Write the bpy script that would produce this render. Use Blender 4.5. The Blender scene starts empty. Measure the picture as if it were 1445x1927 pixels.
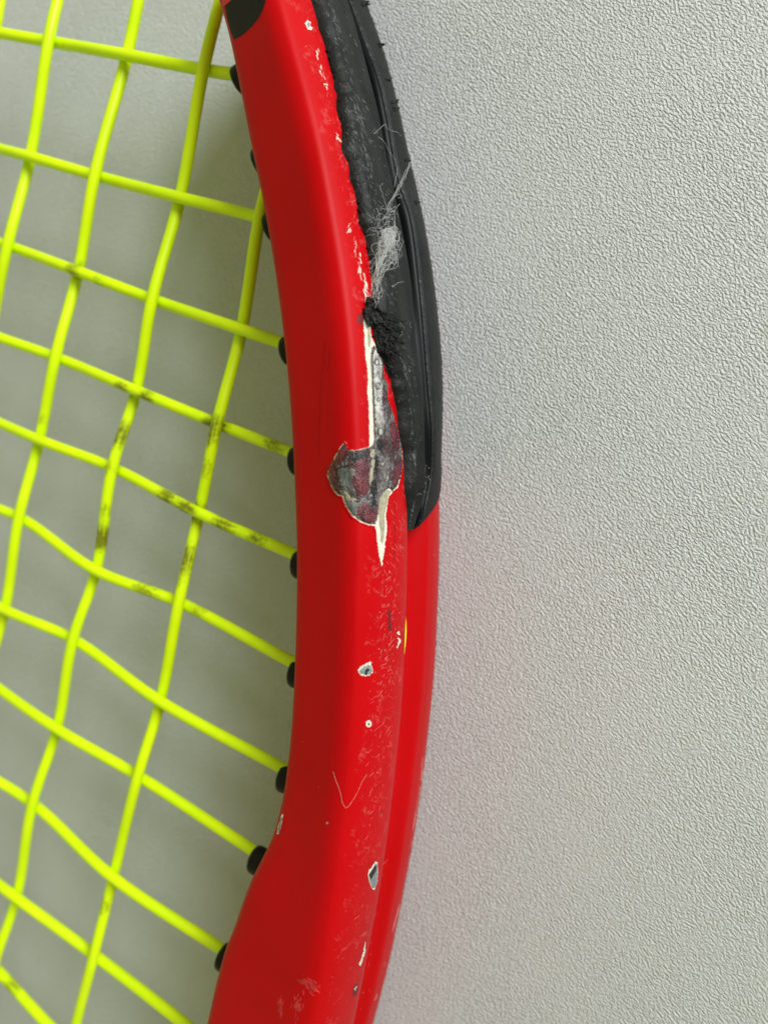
import bpy, bmesh, math, random
import numpy as np
from mathutils import Vector, Matrix, noise
from mathutils.bvhtree import BVHTree
from mathutils.geometry import delaunay_2d_cdt

random.seed(7)
S = bpy.context.scene
COL = S.collection
MM = 0.001

# ------------------------------------------------------------------ camera
FPX, CX, CY = 1392.0, 722.5, 963.5            # 26 mm lens on a 1445 x 1927 picture
NADIR = (1330.0, 900.0)
H = 76.0                                      # camera height above the table, mm
_n = np.array([(NADIR[0] - CX) / FPX, (NADIR[1] - CY) / FPX, 1.0]); _n /= np.linalg.norm(_n)
_x = np.array([1.0, 0, 0]); _x -= _x.dot(_n) * _n; _x /= np.linalg.norm(_x)
_y = np.cross(-_n, _x)
W = np.stack([_x, _y, -_n])                   # camera axes (right, down, forward) -> world

def ray(px, py):
    d = W @ np.array([(px - CX) / FPX, (py - CY) / FPX, 1.0])
    return d / np.linalg.norm(d)

def at(px, py, z):
    d = ray(px, py); t = (z - H) / d[2]
    return np.array([d[0] * t, d[1] * t, z])

cam = bpy.data.cameras.new("camera")
cam.sensor_fit = 'VERTICAL'; cam.sensor_height = 36; cam.sensor_width = 27; cam.lens = 26
cam.clip_start = 0.002; cam.clip_end = 20
camo = bpy.data.objects.new("camera", cam); COL.objects.link(camo)
M3 = Matrix([[W[i][0], -W[i][1], -W[i][2]] for i in range(3)])
camo.matrix_world = Matrix.Translation((0, 0, H * MM)) @ M3.to_4x4()
cam.dof.use_dof = True
cam.dof.focus_distance = 0.068
cam.dof.aperture_fstop = 19
S.camera = camo

# ------------------------------------------------------------------ light
S.view_settings.view_transform = 'Standard'
S.view_settings.look = 'None'
S.view_settings.exposure = 0.0
S.view_settings.gamma = 1.0
wd = bpy.data.worlds.new("World"); S.world = wd; wd.use_nodes = True
bg = wd.node_tree.nodes['Background']
bg.inputs[0].default_value = (0.98, 1.0, 0.52, 1); bg.inputs[1].default_value = 0.42

def area(name, loc, target, size, size_y, power, color):
    l = bpy.data.lights.new(name, 'AREA'); l.shape = 'RECTANGLE'; l.size = size; l.size_y = size_y
    l.energy = power; l.color = color
    o = bpy.data.objects.new(name, l); COL.objects.link(o); o.location = loc
    o.rotation_euler = (Vector(target) - Vector(loc)).to_track_quat('-Z', 'Y').to_euler()
    return o
_az, _el, _dist = math.radians(37), math.radians(30), 0.65
area("window_light", (_dist * math.cos(_el) * math.cos(_az), _dist * math.cos(_el) * math.sin(_az), _dist * math.sin(_el)), (-.02, 0, 0), 0.38, 0.33, 6.4, (0.95, 0.97, 1.0))

# ------------------------------------------------------------------ material helpers
def mat(name):
    m = bpy.data.materials.new(name); m.use_nodes = True
    nt = m.node_tree; b = nt.nodes['Principled BSDF']
    return m, nt, b
def N(nt, typ, **kw):
    n = nt.nodes.new(typ)
    for k, v in kw.items():
        if hasattr(n, k) and k not in n.inputs: setattr(n, k, v)
        else: n.inputs[k].default_value = v
    return n
def L(nt, a, ao, b, bi): nt.links.new(a.outputs[ao], b.inputs[bi])
def ramp(nt, stops, interp='LINEAR'):
    r = nt.nodes.new('ShaderNodeValToRGB'); e = r.color_ramp.elements; r.color_ramp.interpolation = interp
    while len(e) < len(stops): e.new(0.5)
    for q, (p, c) in zip(e, stops):
        q.position = p; q.color = (c, c, c, 1) if isinstance(c, (int, float)) else (*c, 1)
    return r
def noise_node(nt, scale, detail=2, rough=.5, dist=0, vec=None):
    n = N(nt, 'ShaderNodeTexNoise', Scale=scale, Detail=detail, Roughness=rough, Distortion=dist)
    if vec is not None: nt.links.new(vec, n.inputs['Vector'])
    return n
def mix_rgb(nt, fac, a, b):
    m = nt.nodes.new('ShaderNodeMix'); m.data_type = 'RGBA'
    for v, i in ((fac, 0), (a, 6), (b, 7)):
        if hasattr(v, 'links'): nt.links.new(v, m.inputs[i])
        else: m.inputs[i].default_value = v if isinstance(v, float) else (*v, 1)
    return m.outputs[2]
def math_node(nt, op, a, b=None, clamp=False):
    m = nt.nodes.new('ShaderNodeMath'); m.operation = op; m.use_clamp = clamp
    for v, i in ((a, 0), (b, 1)):
        if v is None: continue
        if hasattr(v, 'links'): nt.links.new(v, m.inputs[i])
        else: m.inputs[i].default_value = v
    return m.outputs[0]
def bump(nt, b, height, dist, strength=1.0, prev=None):
    bp = N(nt, 'ShaderNodeBump', Strength=strength, Distance=dist)
    nt.links.new(height, bp.inputs['Height'])
    if prev is not None: nt.links.new(prev.outputs[0], bp.inputs['Normal'])
    nt.links.new(bp.outputs[0], b.inputs['Normal'])
    return bp

# table: embossed off-white plastic
def table_material():
    m, nt, b = mat("table_plastic")
    tc = N(nt, 'ShaderNodeTexCoord')
    mp = N(nt, 'ShaderNodeMapping', vector_type='TEXTURE'); mp.inputs['Rotation'].default_value = (0, 0, math.radians(-48))
    mp.inputs['Scale'].default_value = (1.3, .85, 1)
    L(nt, tc, 'Object', mp, 'Vector')
    n1 = noise_node(nt, 4200, 1.0, .4, 0.35, mp.outputs[0])
    n2 = noise_node(nt, 1500, 1.0, .5, 0.2, tc.outputs['Object'])
    r1 = ramp(nt, [(.36, 0), (.52, .7), (.68, 1)]); L(nt, n1, 0, r1, 0)
    h = math_node(nt, 'ADD', r1.outputs[0], math_node(nt, 'MULTIPLY', n2.outputs[0], .35))
    nv = noise_node(nt, 55, 2, .5, 0, tc.outputs['Object']); rv = ramp(nt, [(.3, .65), (.7, 1.15)]); L(nt, nv, 0, rv, 0)
    h = math_node(nt, 'MULTIPLY', h, rv.outputs[0])
    bump(nt, b, h, 0.00013, 0.9)
    big = noise_node(nt, 26, 3, .5, 0, tc.outputs['Object'])
    rb = ramp(nt, [(.3, (.49, .51, .535)), (.7, (.525, .545, .57))]); L(nt, big, 0, rb, 0)
    L(nt, rb, 0, b, 'Base Color')
    b.inputs['Roughness'].default_value = .52
    b.inputs['Specular IOR Level'].default_value = .35
    return m

def red_material():
    m, nt, b = mat("red_lacquer")
    tc = N(nt, 'ShaderNodeTexCoord')
    n1 = noise_node(nt, 60, 4, .6, 0, tc.outputs['Object'])
    r = ramp(nt, [(.3, (.415, .0, .002)), (.7, (.48, .001, .004))]); L(nt, n1, 0, r, 0)
    # rubbed wear towards the outer corner (attribute = place on the profile, not light)
    at_ = N(nt, 'ShaderNodeAttribute', attribute_name='wear')
    mp = N(nt, 'ShaderNodeMapping', vector_type='TEXTURE'); mp.inputs['Rotation'].default_value = (0, 0, math.radians(-55))
    mp.inputs['Scale'].default_value = (1 / 900, 1 / 4200, 1 / 2600); L(nt, tc, 'Object', mp, 'Vector')
    n2 = noise_node(nt, 1.0, 3, .65, .4, mp.outputs[0])
    n3 = noise_node(nt, 700, 3, .6, 0, tc.outputs['Object'])
    w = math_node(nt, 'MULTIPLY', n2.outputs[0], n3.outputs[0])
    w = math_node(nt, 'MULTIPLY', w, at_.outputs['Fac'])
    rw = ramp(nt, [(.29, 0), (.40, 1)]); nt.links.new(w, rw.inputs[0])
    c = mix_rgb(nt, math_node(nt, 'MULTIPLY', rw.outputs[0], .26), r.outputs[0], (.62, .13, .13))
    # sparse dust specks
    v = N(nt, 'ShaderNodeTexVoronoi', Scale=520); L(nt, tc, 'Object', v, 'Vector')
    rs = ramp(nt, [(.05, 1), (.075, 0)]); L(nt, v, 'Distance', rs, 0)
    sel = ramp(nt, [(.93, 0), (.94, .55)]); 
    sx = N(nt, 'ShaderNodeSeparateColor'); L(nt, v, 'Color', sx, 0); L(nt, sx, 0, sel, 0)
    c = mix_rgb(nt, math_node(nt, 'MULTIPLY', rs.outputs[0], sel.outputs[0]), c, (.6, .3, .28))
    nt.links.new(c, b.inputs['Base Color'])
    ro = math_node(nt, 'ADD', math_node(nt, 'MULTIPLY', rw.outputs[0], .12), math_node(nt, 'MULTIPLY_ADD', n1.outputs[0], .10)) if False else \
        math_node(nt, 'ADD', math_node(nt, 'MULTIPLY', rw.outputs[0], .12), .42)
    nt.links.new(ro, b.inputs['Roughness'])
    b.inputs['Specular IOR Level'].default_value = .10
    nb = noise_node(nt, 900, 2, .5, 0, tc.outputs['Object'])
    p = bump(nt, b, nb.outputs[0], 0.00001, .25)
    bump(nt, b, rw.outputs[0], 0.00003, .6, p)
    return m

def rubber_material():
    m, nt, b = mat("worn_rubber")
    tc = N(nt, 'ShaderNodeTexCoord')
    n1 = noise_node(nt, 260, 5, .65, 0, tc.outputs['Object'])
    mp = N(nt, 'ShaderNodeMapping', vector_type='TEXTURE'); mp.inputs['Rotation'].default_value = (0, 0, math.radians(-58))
    mp.inputs['Scale'].default_value = (1 / 1100, 1 / 5200, 1 / 3000); L(nt, tc, 'Object', mp, 'Vector')
    n2 = noise_node(nt, 1, 3, .7, .6, mp.outputs[0])
    at_ = N(nt, 'ShaderNodeAttribute', attribute_name='wear')
    r = ramp(nt, [(.3, (.004, .0045, .005)), (.72, (.014, .0145, .0155))]); L(nt, n1, 0, r, 0)
    k = math_node(nt, 'MULTIPLY', math_node(nt, 'MULTIPLY', n2.outputs[0], at_.outputs['Fac']), math_node(nt, 'ADD', n1.outputs[0], .45))
    rk = ramp(nt, [(.52, 0), (.74, 1)]); nt.links.new(k, rk.inputs[0])
    c = mix_rgb(nt, math_node(nt, 'MULTIPLY', rk.outputs[0], .5), r.outputs[0], (.22, .23, .24))
    sp = N(nt, 'ShaderNodeTexVoronoi', Scale=900); L(nt, tc, 'Object', sp, 'Vector')
    rs = ramp(nt, [(.08, 1), (.12, 0)]); L(nt, sp, 'Distance', rs, 0)
    sx = N(nt, 'ShaderNodeSeparateColor'); L(nt, sp, 'Color', sx, 0)
    sel = ramp(nt, [(.90, 0), (.92, .35)]); L(nt, sx, 0, sel, 0)
    c = mix_rgb(nt, math_node(nt, 'MULTIPLY', rs.outputs[0], sel.outputs[0]), c, (.4, .39, .36))
    nt.links.new(c, b.inputs['Base Color'])
    b.inputs['Roughness'].default_value = .50
    b.inputs['Specular IOR Level'].default_value = .20
    n4 = noise_node(nt, 2600, 3, .6, 0, tc.outputs['Object'])
    p = bump(nt, b, n4.outputs[0], 0.0001, .7)
    p = bump(nt, b, n1.outputs[0], 0.0001, .5, p)
    bump(nt, b, n2.outputs[0], 0.00007, .5, p)
    return m

def simple(name, col, rough=.5, spec=.5, bump_scale=None, bump_d=0.00002, var=0.0):
    m, nt, b = mat(name)
    tc = N(nt, 'ShaderNodeTexCoord')
    n = noise_node(nt, bump_scale or 400, 4, .6, 0, tc.outputs['Object'])
    if var > 0:
        lo = tuple(max(0, c * (1 - var)) for c in col); hi = tuple(min(1, c * (1 + var)) for c in col)
        r = ramp(nt, [(.3, lo), (.7, hi)]); L(nt, n, 0, r, 0); L(nt, r, 0, b, 'Base Color')
    else: b.inputs['Base Color'].default_value = (*col, 1)
    b.inputs['Roughness'].default_value = rough; b.inputs['Specular IOR Level'].default_value = spec
    if bump_scale: bump(nt, b, n.outputs[0], bump_d, .6)
    return m

def string_material():
    m, nt, b = mat("yellow_string")
    tc = N(nt, 'ShaderNodeTexCoord')
    at_ = N(nt, 'ShaderNodeAttribute', attribute_name='dirt')
    sx = N(nt, 'ShaderNodeSeparateXYZ'); L(nt, tc, 'UV', sx, 0)
    mp = N(nt, 'ShaderNodeMapping'); mp.inputs['Scale'].default_value = (330, 6, 1); L(nt, tc, 'UV', mp, 'Vector')
    n1 = noise_node(nt, 1.0, 4, .65, .3, mp.outputs[0])
    n0 = noise_node(nt, 300, 3, .5, 0, tc.outputs['Object'])
    r0 = ramp(nt, [(.3, (.60, .86, .0)), (.7, (.69, .92, .001))]); L(nt, n0, 0, r0, 0)
    nf = noise_node(nt, 2300, 3, .6, 0, tc.outputs['Object'])
    nm = math_node(nt, 'ADD', math_node(nt, 'MULTIPLY', n1.outputs[0], .6), math_node(nt, 'MULTIPLY', nf.outputs[0], .4))
    d = math_node(nt, 'MULTIPLY', at_.outputs['Fac'], nm)
    rd = ramp(nt, [(.335, 0), (.60, .9)]); nt.links.new(d, rd.inputs[0])
    c = mix_rgb(nt, rd.outputs[0], r0.outputs[0], (.12, .11, .006))
    nt.links.new(c, b.inputs['Base Color'])
    b.inputs['Roughness'].default_value = .42
    b.inputs['Specular IOR Level'].default_value = .35
    b.inputs['Subsurface Weight'].default_value = .2
    b.inputs['Subsurface Radius'].default_value = (1, 1, .1)
    b.inputs['Subsurface Scale'].default_value = .0016
    b.inputs['Transmission Weight'].default_value = 0.0
    n3 = noise_node(nt, 1500, 2, .5, 0, tc.outputs['Object'])
    bump(nt, b, n3.outputs[0], 0.00003, .3)
    return m

def bare_material(name, stops, scale, gloss=.32, bd=.00012):
    """exposed filler and graphite under the lacquer"""
    m, nt, b = mat(name)
    tc = N(nt, 'ShaderNodeTexCoord')
    mp = N(nt, 'ShaderNodeMapping'); mp.inputs['Scale'].default_value = (1.25, .62, 1); L(nt, tc, 'Object', mp, 'Vector')
    n1 = noise_node(nt, scale, 6, .68, 1.1, mp.outputs[0])
    n2 = noise_node(nt, scale * 4.2, 4, .65, .3, mp.outputs[0])
    f = math_node(nt, 'ADD', math_node(nt, 'MULTIPLY', n1.outputs[0], .68), math_node(nt, 'MULTIPLY', n2.outputs[0], .32))
    r = ramp(nt, stops); nt.links.new(f, r.inputs[0]); L(nt, r, 0, b, 'Base Color')
    b.inputs['Roughness'].default_value = gloss; b.inputs['Specular IOR Level'].default_value = .5
    p = bump(nt, b, n2.outputs[0], bd, .9)
    bump(nt, b, n1.outputs[0], bd * 2, .7, p)
    return m

MT = dict(table=table_material(), red=red_material(), rubber=rubber_material(), string=string_material(),
    gloss=simple("black_groove", (.002, .0025, .0035), .30, .09, 300, .00001),
    grom=simple("black_grommet", (.006, .0058, .0055), .4, .2, 700, .00002),
    black=simple("black_paint", (.012, .011, .012), .4, .12, 900, .00001, .1),
    redline=simple("red_paint_mark", (.58, .006, .010), .32, .4),
    primer=simple("white_primer_and_glint", (.66, .63, .54), .5, .4, 2600, .00006, .12),
    primer2=simple("grey_primer", (.34, .31, .22), .5, .4, 2200, .00008, .30),
    bare=bare_material("maroon_graphite", [(.34, (.010, .009, .011)), (.42, (.035, .016, .020)), (.465, (.075, .024, .030)), (.50, (.045, .042, .046)),
                       (.535, (.17, .165, .17)), (.575, (.06, .045, .05)), (.64, (.40, .39, .36))], 470, .24, .00018),
    slate=bare_material("slate_filler", [(.34, (.03, .032, .036)), (.47, (.085, .09, .098)), (.55, (.14, .15, .155)), (.66, (.24, .24, .22))], 520, .4, .00010),
    maroon=bare_material("maroon_residue", [(.36, (.014, .008, .010)), (.45, (.070, .010, .018)), (.52, (.15, .020, .032)), (.58, (.055, .014, .02)), (.66, (.30, .14, .15))], 620, .25, .00014),
    silver=bare_material("silver_graphite", [(.30, (.03, .03, .033)), (.42, (.10, .095, .10)), (.48, (.25, .22, .23)), (.54, (.46, .46, .43)), (.66, (.72, .72, .68))], 900, .36, .00008),
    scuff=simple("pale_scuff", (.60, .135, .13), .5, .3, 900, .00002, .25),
    scuffd=simple("dark_scuff", (.13, .008, .010), .5, .3, 900, .00002, .3),
    smear=simple("pale_smear", (.52, .035, .04), .5, .3, 700, .00002, .35),
    crack=simple("dark_crack", (.06, .003, .004), .6, .2),
    steel=simple("chip_grey", (.20, .22, .235), .4, .5, 1500, .00008, .45),
    dark=simple("chip_black", (.012, .012, .014), .4, .4),
    brown=simple("brown_step", (.10, .075, .055), .6, .3, 1500, .00003, .4),
    pale_edge=simple("pale_worn_edge", (.66, .30, .29), .5, .3, 900, .00002, .3),
    rubscratch=simple("pale_rubber_scratch", (.15, .155, .16), .5, .4, 1200, .00002, .5),
    lint=simple("white_lint", (.58, .59, .59), .6, .3),
    hair=simple("pale_hair", (.72, .36, .30), .5, .3),
    crumb=simple("dust_crumb", (.10, .095, .085), .9, .2, 1800, .0001, .4))

# ------------------------------------------------------------------ object helpers
def link(name, me, m, parent=None, smooth=True):
    o = bpy.data.objects.new(name, me); COL.objects.link(o)
    if m: me.materials.append(m)
    if parent: o.parent = parent
    if smooth: me.polygons.foreach_set('use_smooth', [True] * len(me.polygons))
    return o
def mesh(name, verts, faces):
    me = bpy.data.meshes.new(name); me.from_pydata([tuple(v) for v in verts], [], faces); me.update(); return me
def catmull(pts, n_per=None, step=None):
    P = np.array(pts, float); P = np.vstack([2 * P[0] - P[1], P, 2 * P[-1] - P[-2]]); out = []
    for i in range(1, len(P) - 2):
        p0, p1, p2, p3 = P[i - 1:i + 3]
        n = n_per or max(2, int(np.linalg.norm(p2 - p1) / step))
        a = .5   # centripetal
        t0 = 0; t1 = t0 + max(1e-9, np.linalg.norm(p1 - p0)) ** a; t2 = t1 + max(1e-9, np.linalg.norm(p2 - p1)) ** a; t3 = t2 + max(1e-9, np.linalg.norm(p3 - p2)) ** a
        for k in range(n):
            t = t1 + (t2 - t1) * k / n
            A1 = (t1 - t) / (t1 - t0) * p0 + (t - t0) / (t1 - t0) * p1
            A2 = (t2 - t) / (t2 - t1) * p1 + (t - t1) / (t2 - t1) * p2
            A3 = (t3 - t) / (t3 - t2) * p2 + (t - t2) / (t3 - t2) * p3
            B1 = (t2 - t) / (t2 - t0) * A1 + (t - t0) / (t2 - t0) * A2
            B2 = (t3 - t) / (t3 - t1) * A2 + (t - t1) / (t3 - t1) * A3
            out.append((t2 - t) / (t2 - t1) * B1 + (t - t1) / (t2 - t1) * B2)
    out.append(P[-2]); return np.array(out)
def resample(C, n):
    s = np.concatenate([[0], np.cumsum(np.linalg.norm(np.diff(C, axis=0), axis=1))])
    q = np.linspace(0, s[-1], n)
    return np.stack([np.interp(q, s, C[:, i]) for i in range(C.shape[1])], 1)
def smooth(C, it):
    C = C.copy()
    for _ in range(it): C[1:-1] = .25 * C[:-2] + .5 * C[1:-1] + .25 * C[2:]
    return C
def tube(path, rad, sides=12, caps=True):
    """path (mm) -> verts (m), faces, per-vertex (length, angle)"""
    P = np.array(path, float); n = len(P)
    T = np.gradient(P, axis=0); T /= np.linalg.norm(T, axis=1)[:, None]
    V = []; F = []; UV = []; s = 0; up = np.array([0, 0, 1.0])
    for i in range(n):
        if i: s += np.linalg.norm(P[i] - P[i - 1])
        a = np.cross(T[i], up)
        if np.linalg.norm(a) < .05: a = np.cross(T[i], [0, 1, 0])
        a /= np.linalg.norm(a); b = np.cross(a, T[i])
        r = rad[i] if hasattr(rad, '__len__') else rad
        for k in range(sides):
            q = 2 * math.pi * k / sides
            V.append((P[i] + r * (math.cos(q) * a + math.sin(q) * b)) * MM); UV.append((s * MM, k / sides))
    for i in range(n - 1):
        for k in range(sides):
            k2 = (k + 1) % sides
            F.append((i * sides + k, i * sides + k2, (i + 1) * sides + k2, (i + 1) * sides + k))
    if caps:
        F.append(tuple(range(sides))[::-1]); F.append(tuple((n - 1) * sides + k for k in range(sides)))
    return V, F, UV
def fbm(x, y=0, z=0, o=3): return noise.fractal(Vector((x, y, z)), 1.0, 2.0, o)

# ------------------------------------------------------------------ the table
def build_table():
    bm = bmesh.new(); X = .45
    bmesh.ops.create_grid(bm, x_segments=1, y_segments=1, size=X)
    me = bpy.data.meshes.new("table_top"); bm.to_mesh(me); bm.free()
    o = link("table_top", me, MT['table'], smooth=False)
    o['kind'] = 'structure'; o['label'] = 'off-white table top of finely embossed plastic'
build_table()

# ------------------------------------------------------------------ the racket frame
HB = 10.25; ZC = 10.25                         # half beam height, string plane height
Lpx = [(340, -230), (372, -150), (398, -70), (418, 0), (440, 75), (462, 180), (481, 280), (500, 370), (520, 480), (537, 600), (550, 720), (558, 830),
       (563, 940), (566, 1040), (565, 1150), (562, 1250), (556, 1360), (549, 1430), (542, 1480), (532, 1525), (521, 1562), (507, 1593), (476, 1655),
       (443, 1746), (433, 1769), (413, 1839), (393, 1927), (365, 2020), (335, 2110), (300, 2200)]
Mpx = [(540, -200), (580, -90), (609, 0), (634, 90), (657, 170), (679, 250), (698, 330), (717, 430), (734, 530), (746, 620), (753, 700), (759, 800),
       (763, 900), (765.5, 1000), (764.5, 1100), (761, 1200), (756, 1310), (746, 1420), (735, 1520), (723, 1610), (710, 1696), (694, 1780), (679, 1860), (665, 1927), (645, 2010), (620, 2100), (590, 2200)]
Po = np.array([at(x, y, ZC + 3.6)[:2] for x, y in catmull(Mpx, 12)])
Pi = np.array([at(x, y, ZC + 6.4)[:2] for x, y in catmull(Lpx, 12)])
NS = 560
Po = smooth(resample(Po, NS), 60)
Tn = np.gradient(Po, axis=0); Tn /= np.linalg.norm(Tn, axis=1)[:, None]
NO = np.stack([-Tn[:, 1], Tn[:, 0]], 1)
if NO[NS // 2][0] < 0: NO = -NO                # outward = +x
Wd = []
for i in range(NS):
    o = Po[i]; d = -NO[i]; best = None
    for a, b in zip(Pi[:-1], Pi[1:]):
        e = b - a; den = d[0] * e[1] - d[1] * e[0]
        if abs(den) < 1e-9: continue
        w_ = a - o
        t = (w_[0] * e[1] - w_[1] * e[0]) / den; u = (w_[0] * d[1] - w_[1] * d[0]) / den
        if 0 <= u <= 1 and 2 < t < 40 and (best is None or t < best): best = t
    Wd.append(best)
_ok = [i for i in range(NS) if Wd[i]]
Wd = np.interp(range(NS), _ok, [Wd[i] for i in _ok])
Wd = np.convolve(np.pad(Wd, 4, mode='edge'), np.ones(9) / 9, mode='valid')
half = [(.12, 0), (.10, 2.2), (.045, 4.2), (.0, 6.0), (.015, 7.2), (.055, 7.85), (.13, 8.25), (.34, 8.95), (.52, 9.55), (.66, 10.0), (.74, 10.2), (.80, 10.08),
        (.86, 9.5), (.915, 8.6), (.955, 7.5), (.985, 6.2), (1.0, 5.0), (1.0, 4.0), (.985, 3.1), (.945, 2.5), (.88, 2.1), (.83, 1.5), (.81, .8), (.81, 0)]
PH = resample(catmull(half, 8), 80)
prof = np.vstack([PH[1:-1], np.array([PH[-1]]), PH[1:-1][::-1] * [1, -1], np.array([[PH[0][0], 0]])])  # closed loop
prof[:, 0] -= np.where((prof[:, 1] < -2.0) & (prof[:, 0] > .7), .032 * np.clip((-2.0 - prof[:, 1]) / 1.5, 0, 1), 0)
NP = len(prof)
W0 = 10.0
def inset(u, w):
    return (1 - u) * W0 if u > .7 else .3 * W0 + (.7 - u) / .7 * (w - .3 * W0)
def fpt(i, u, z, extra=0):
    q = Po[i] - NO[i] * (inset(u, Wd[i]) - extra)
    return np.array([q[0], q[1], ZC + z])
GV = np.array([[fpt(i, u, z) for u, z in prof] for i in range(NS)])      # NS x NP x 3 (mm)
def build_frame(parent):
    V = (GV.reshape(-1, 3) * MM).tolist(); F = []
    for i in range(NS - 1):
        for k in range(NP):
            k2 = (k + 1) % NP
            F.append((i * NP + k, (i + 1) * NP + k, (i + 1) * NP + k2, i * NP + k2))
    F.append(tuple(range(NP))); F.append(tuple((NS - 1) * NP + k for k in range(NP))[::-1])
    me = mesh("frame", V, F)
    bm = bmesh.new(); bm.from_mesh(me); bmesh.ops.recalc_face_normals(bm, faces=bm.faces); bm.to_mesh(me); bm.free()
    at_ = me.attributes.new('wear', 'FLOAT', 'POINT')
    wz = [max(0, min(1, (u - .72) * 6)) * (1 if z > 2.5 else .55 if z < -3 else 0) for u, z in prof]
    at_.data.foreach_set('value', np.tile(np.array(wz, np.float32), NS))
    o = link("frame", me, MT['red'], parent)
    return o, BVHTree.FromPolygons([Vector(v) for v in V], F[:-2])

racket = bpy.data.objects.new("tennis_racket", None); COL.objects.link(racket)
racket['label'] = 'red tennis racket with yellow strings, black bumper guard and chipped paint lying on the table'
racket['category'] = 'tennis racket'
_b = fpt(NS // 2, .5, 0); racket.location = (_b[0] * MM, _b[1] * MM, 0)
_RINV = Matrix.Translation(racket.location).inverted()
frame, BVH = build_frame(racket)
CAMP = Vector((0, 0, H * MM))
def hit(px, py, bvh=None):
    r = (bvh or BVH).ray_cast(CAMP, Vector(ray(px, py)))
    if r[0] is None: return None
    n = r[1] if r[1].dot(Vector(ray(px, py))) < 0 else -r[1]
    return r[0], n, r[2]

# profile normals for shells
def prof_frame(i, k):
    """point and outward normal (mm) of the frame skin at station i, profile index k (float)"""
    T = np.array([Tn[i][0], Tn[i][1], 0.0]); cen = fpt(i, .5, 0)
    def nrm(q):
        t = GV[i][(q + 2) % NP] - GV[i][(q - 2) % NP]; n = np.cross(t, T); n /= np.linalg.norm(n)
        return -n if n.dot(GV[i][q % NP] - cen) < 0 else n
    k0 = int(math.floor(k)); f = k - k0
    p = GV[i][k0 % NP] * (1 - f) + GV[i][(k0 + 1) % NP] * f
    n = nrm(k0) * (1 - f) + nrm(k0 + 1) * f
    return p, n / np.linalg.norm(n)

# ------------------------------------------------------------------ bumper guard
def kz(z, side=1):
    """profile index where the outer skin passes height z (rel. to the string plane)"""
    best = min((abs(q[1] - z) + (0 if q[0] > .78 else 50), k) for k, q in enumerate(prof)); return best[1]
edge_px = [(540, -110), (560, -60), (583, 0), (596, 30), (602, 60), (613, 95), (622, 130), (633, 180), (637, 225), (641, 248), (645, 285), (655, 310), (660, 340), (668, 377), (671, 382),
           (672, 402), (675, 425), (683, 438), (689, 465), (694, 500), (699, 540), (701, 560), (700, 585), (698, 605), (702, 625), (709, 645), (716, 665), (725, 690), (733, 715),
           (740, 750), (747, 785), (751, 815), (755, 845), (758, 875), (760, 905), (762, 935), (764, 965), (766, 985)]
sv = []
for x, y in edge_px:
    h = hit(x, y)
    if h is None: continue
    fi = h[2]; sv.append((fi // NP, fi % NP + .5))
I_END = max(i for i in range(NS) if True and sv and i <= max(s for s, _ in sv))
sv.sort(); ss = [a for a, _ in sv]; kk = [b for _, b in sv]
if ss[0] > 40: pass
K_LIP = kz(2.75); K_LIPB = kz(-2.75); K_BOT = kz(-8.6)
_outer = sorted([(z, u, k) for k, (u, z) in enumerate(prof) if u > .78])
_oz = [a for a, _, _ in _outer]; _ou = [b for _, b, _ in _outer]; _ok2 = [c for _, _, c in _outer]
def kz_f(z): return float(np.interp(z, _oz, _ok2))
def prof_u(z):
    return 1.0 if abs(z) < 4 else min(1.0, float(np.interp(z, _oz, _ou)) + (.032 if z < -3.5 else 0))
def du_curve(pts, z):
    C = catmull(pts, 10); out = []
    for x, y in C:
        q = at(x, y, ZC + z)[:2]; i = int(np.argmin(np.sum((Po - q) ** 2, 1))); out.append((i, float((q - Po[i]).dot(NO[i]))))
    out.sort(); a = [o[0] for o in out]; b = [o[1] for o in out]
    return np.interp(range(NS), a, b)
Z_LIP, Z_LOW, Z_SIL = 1.7, -2.5, -6.0
D_SIL = smooth(du_curve([(640, -120), (662, -70), (690, 0), (722, 90), (748, 190), (770, 290), (795, 400), (815, 520), (828, 640), (832, 720), (831.5, 800), (829, 860), (826, 910), (824, 950), (823, 1000)], Z_SIL)[:, None], 8)[:, 0]
D_LIP = smooth(du_curve([(606, -120), (626, -70), (654, 0), (692, 133), (712, 212), (732, 319), (752, 410), (771, 516), (782, 632), (795, 749), (798, 800), (799, 855), (801, 904), (797, 942), (785, 985)], Z_LIP)[:, None], 8)[:, 0]
D_LOW = smooth(du_curve([(613, -120), (633, -70), (662, 0), (688, 70), (715, 143), (732, 219), (752, 332), (776, 405), (794, 545), (803, 647), (811, 749), (816, 800), (815, 880), (809, 942), (800, 985)], Z_LOW)[:, None], 8)[:, 0]
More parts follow.
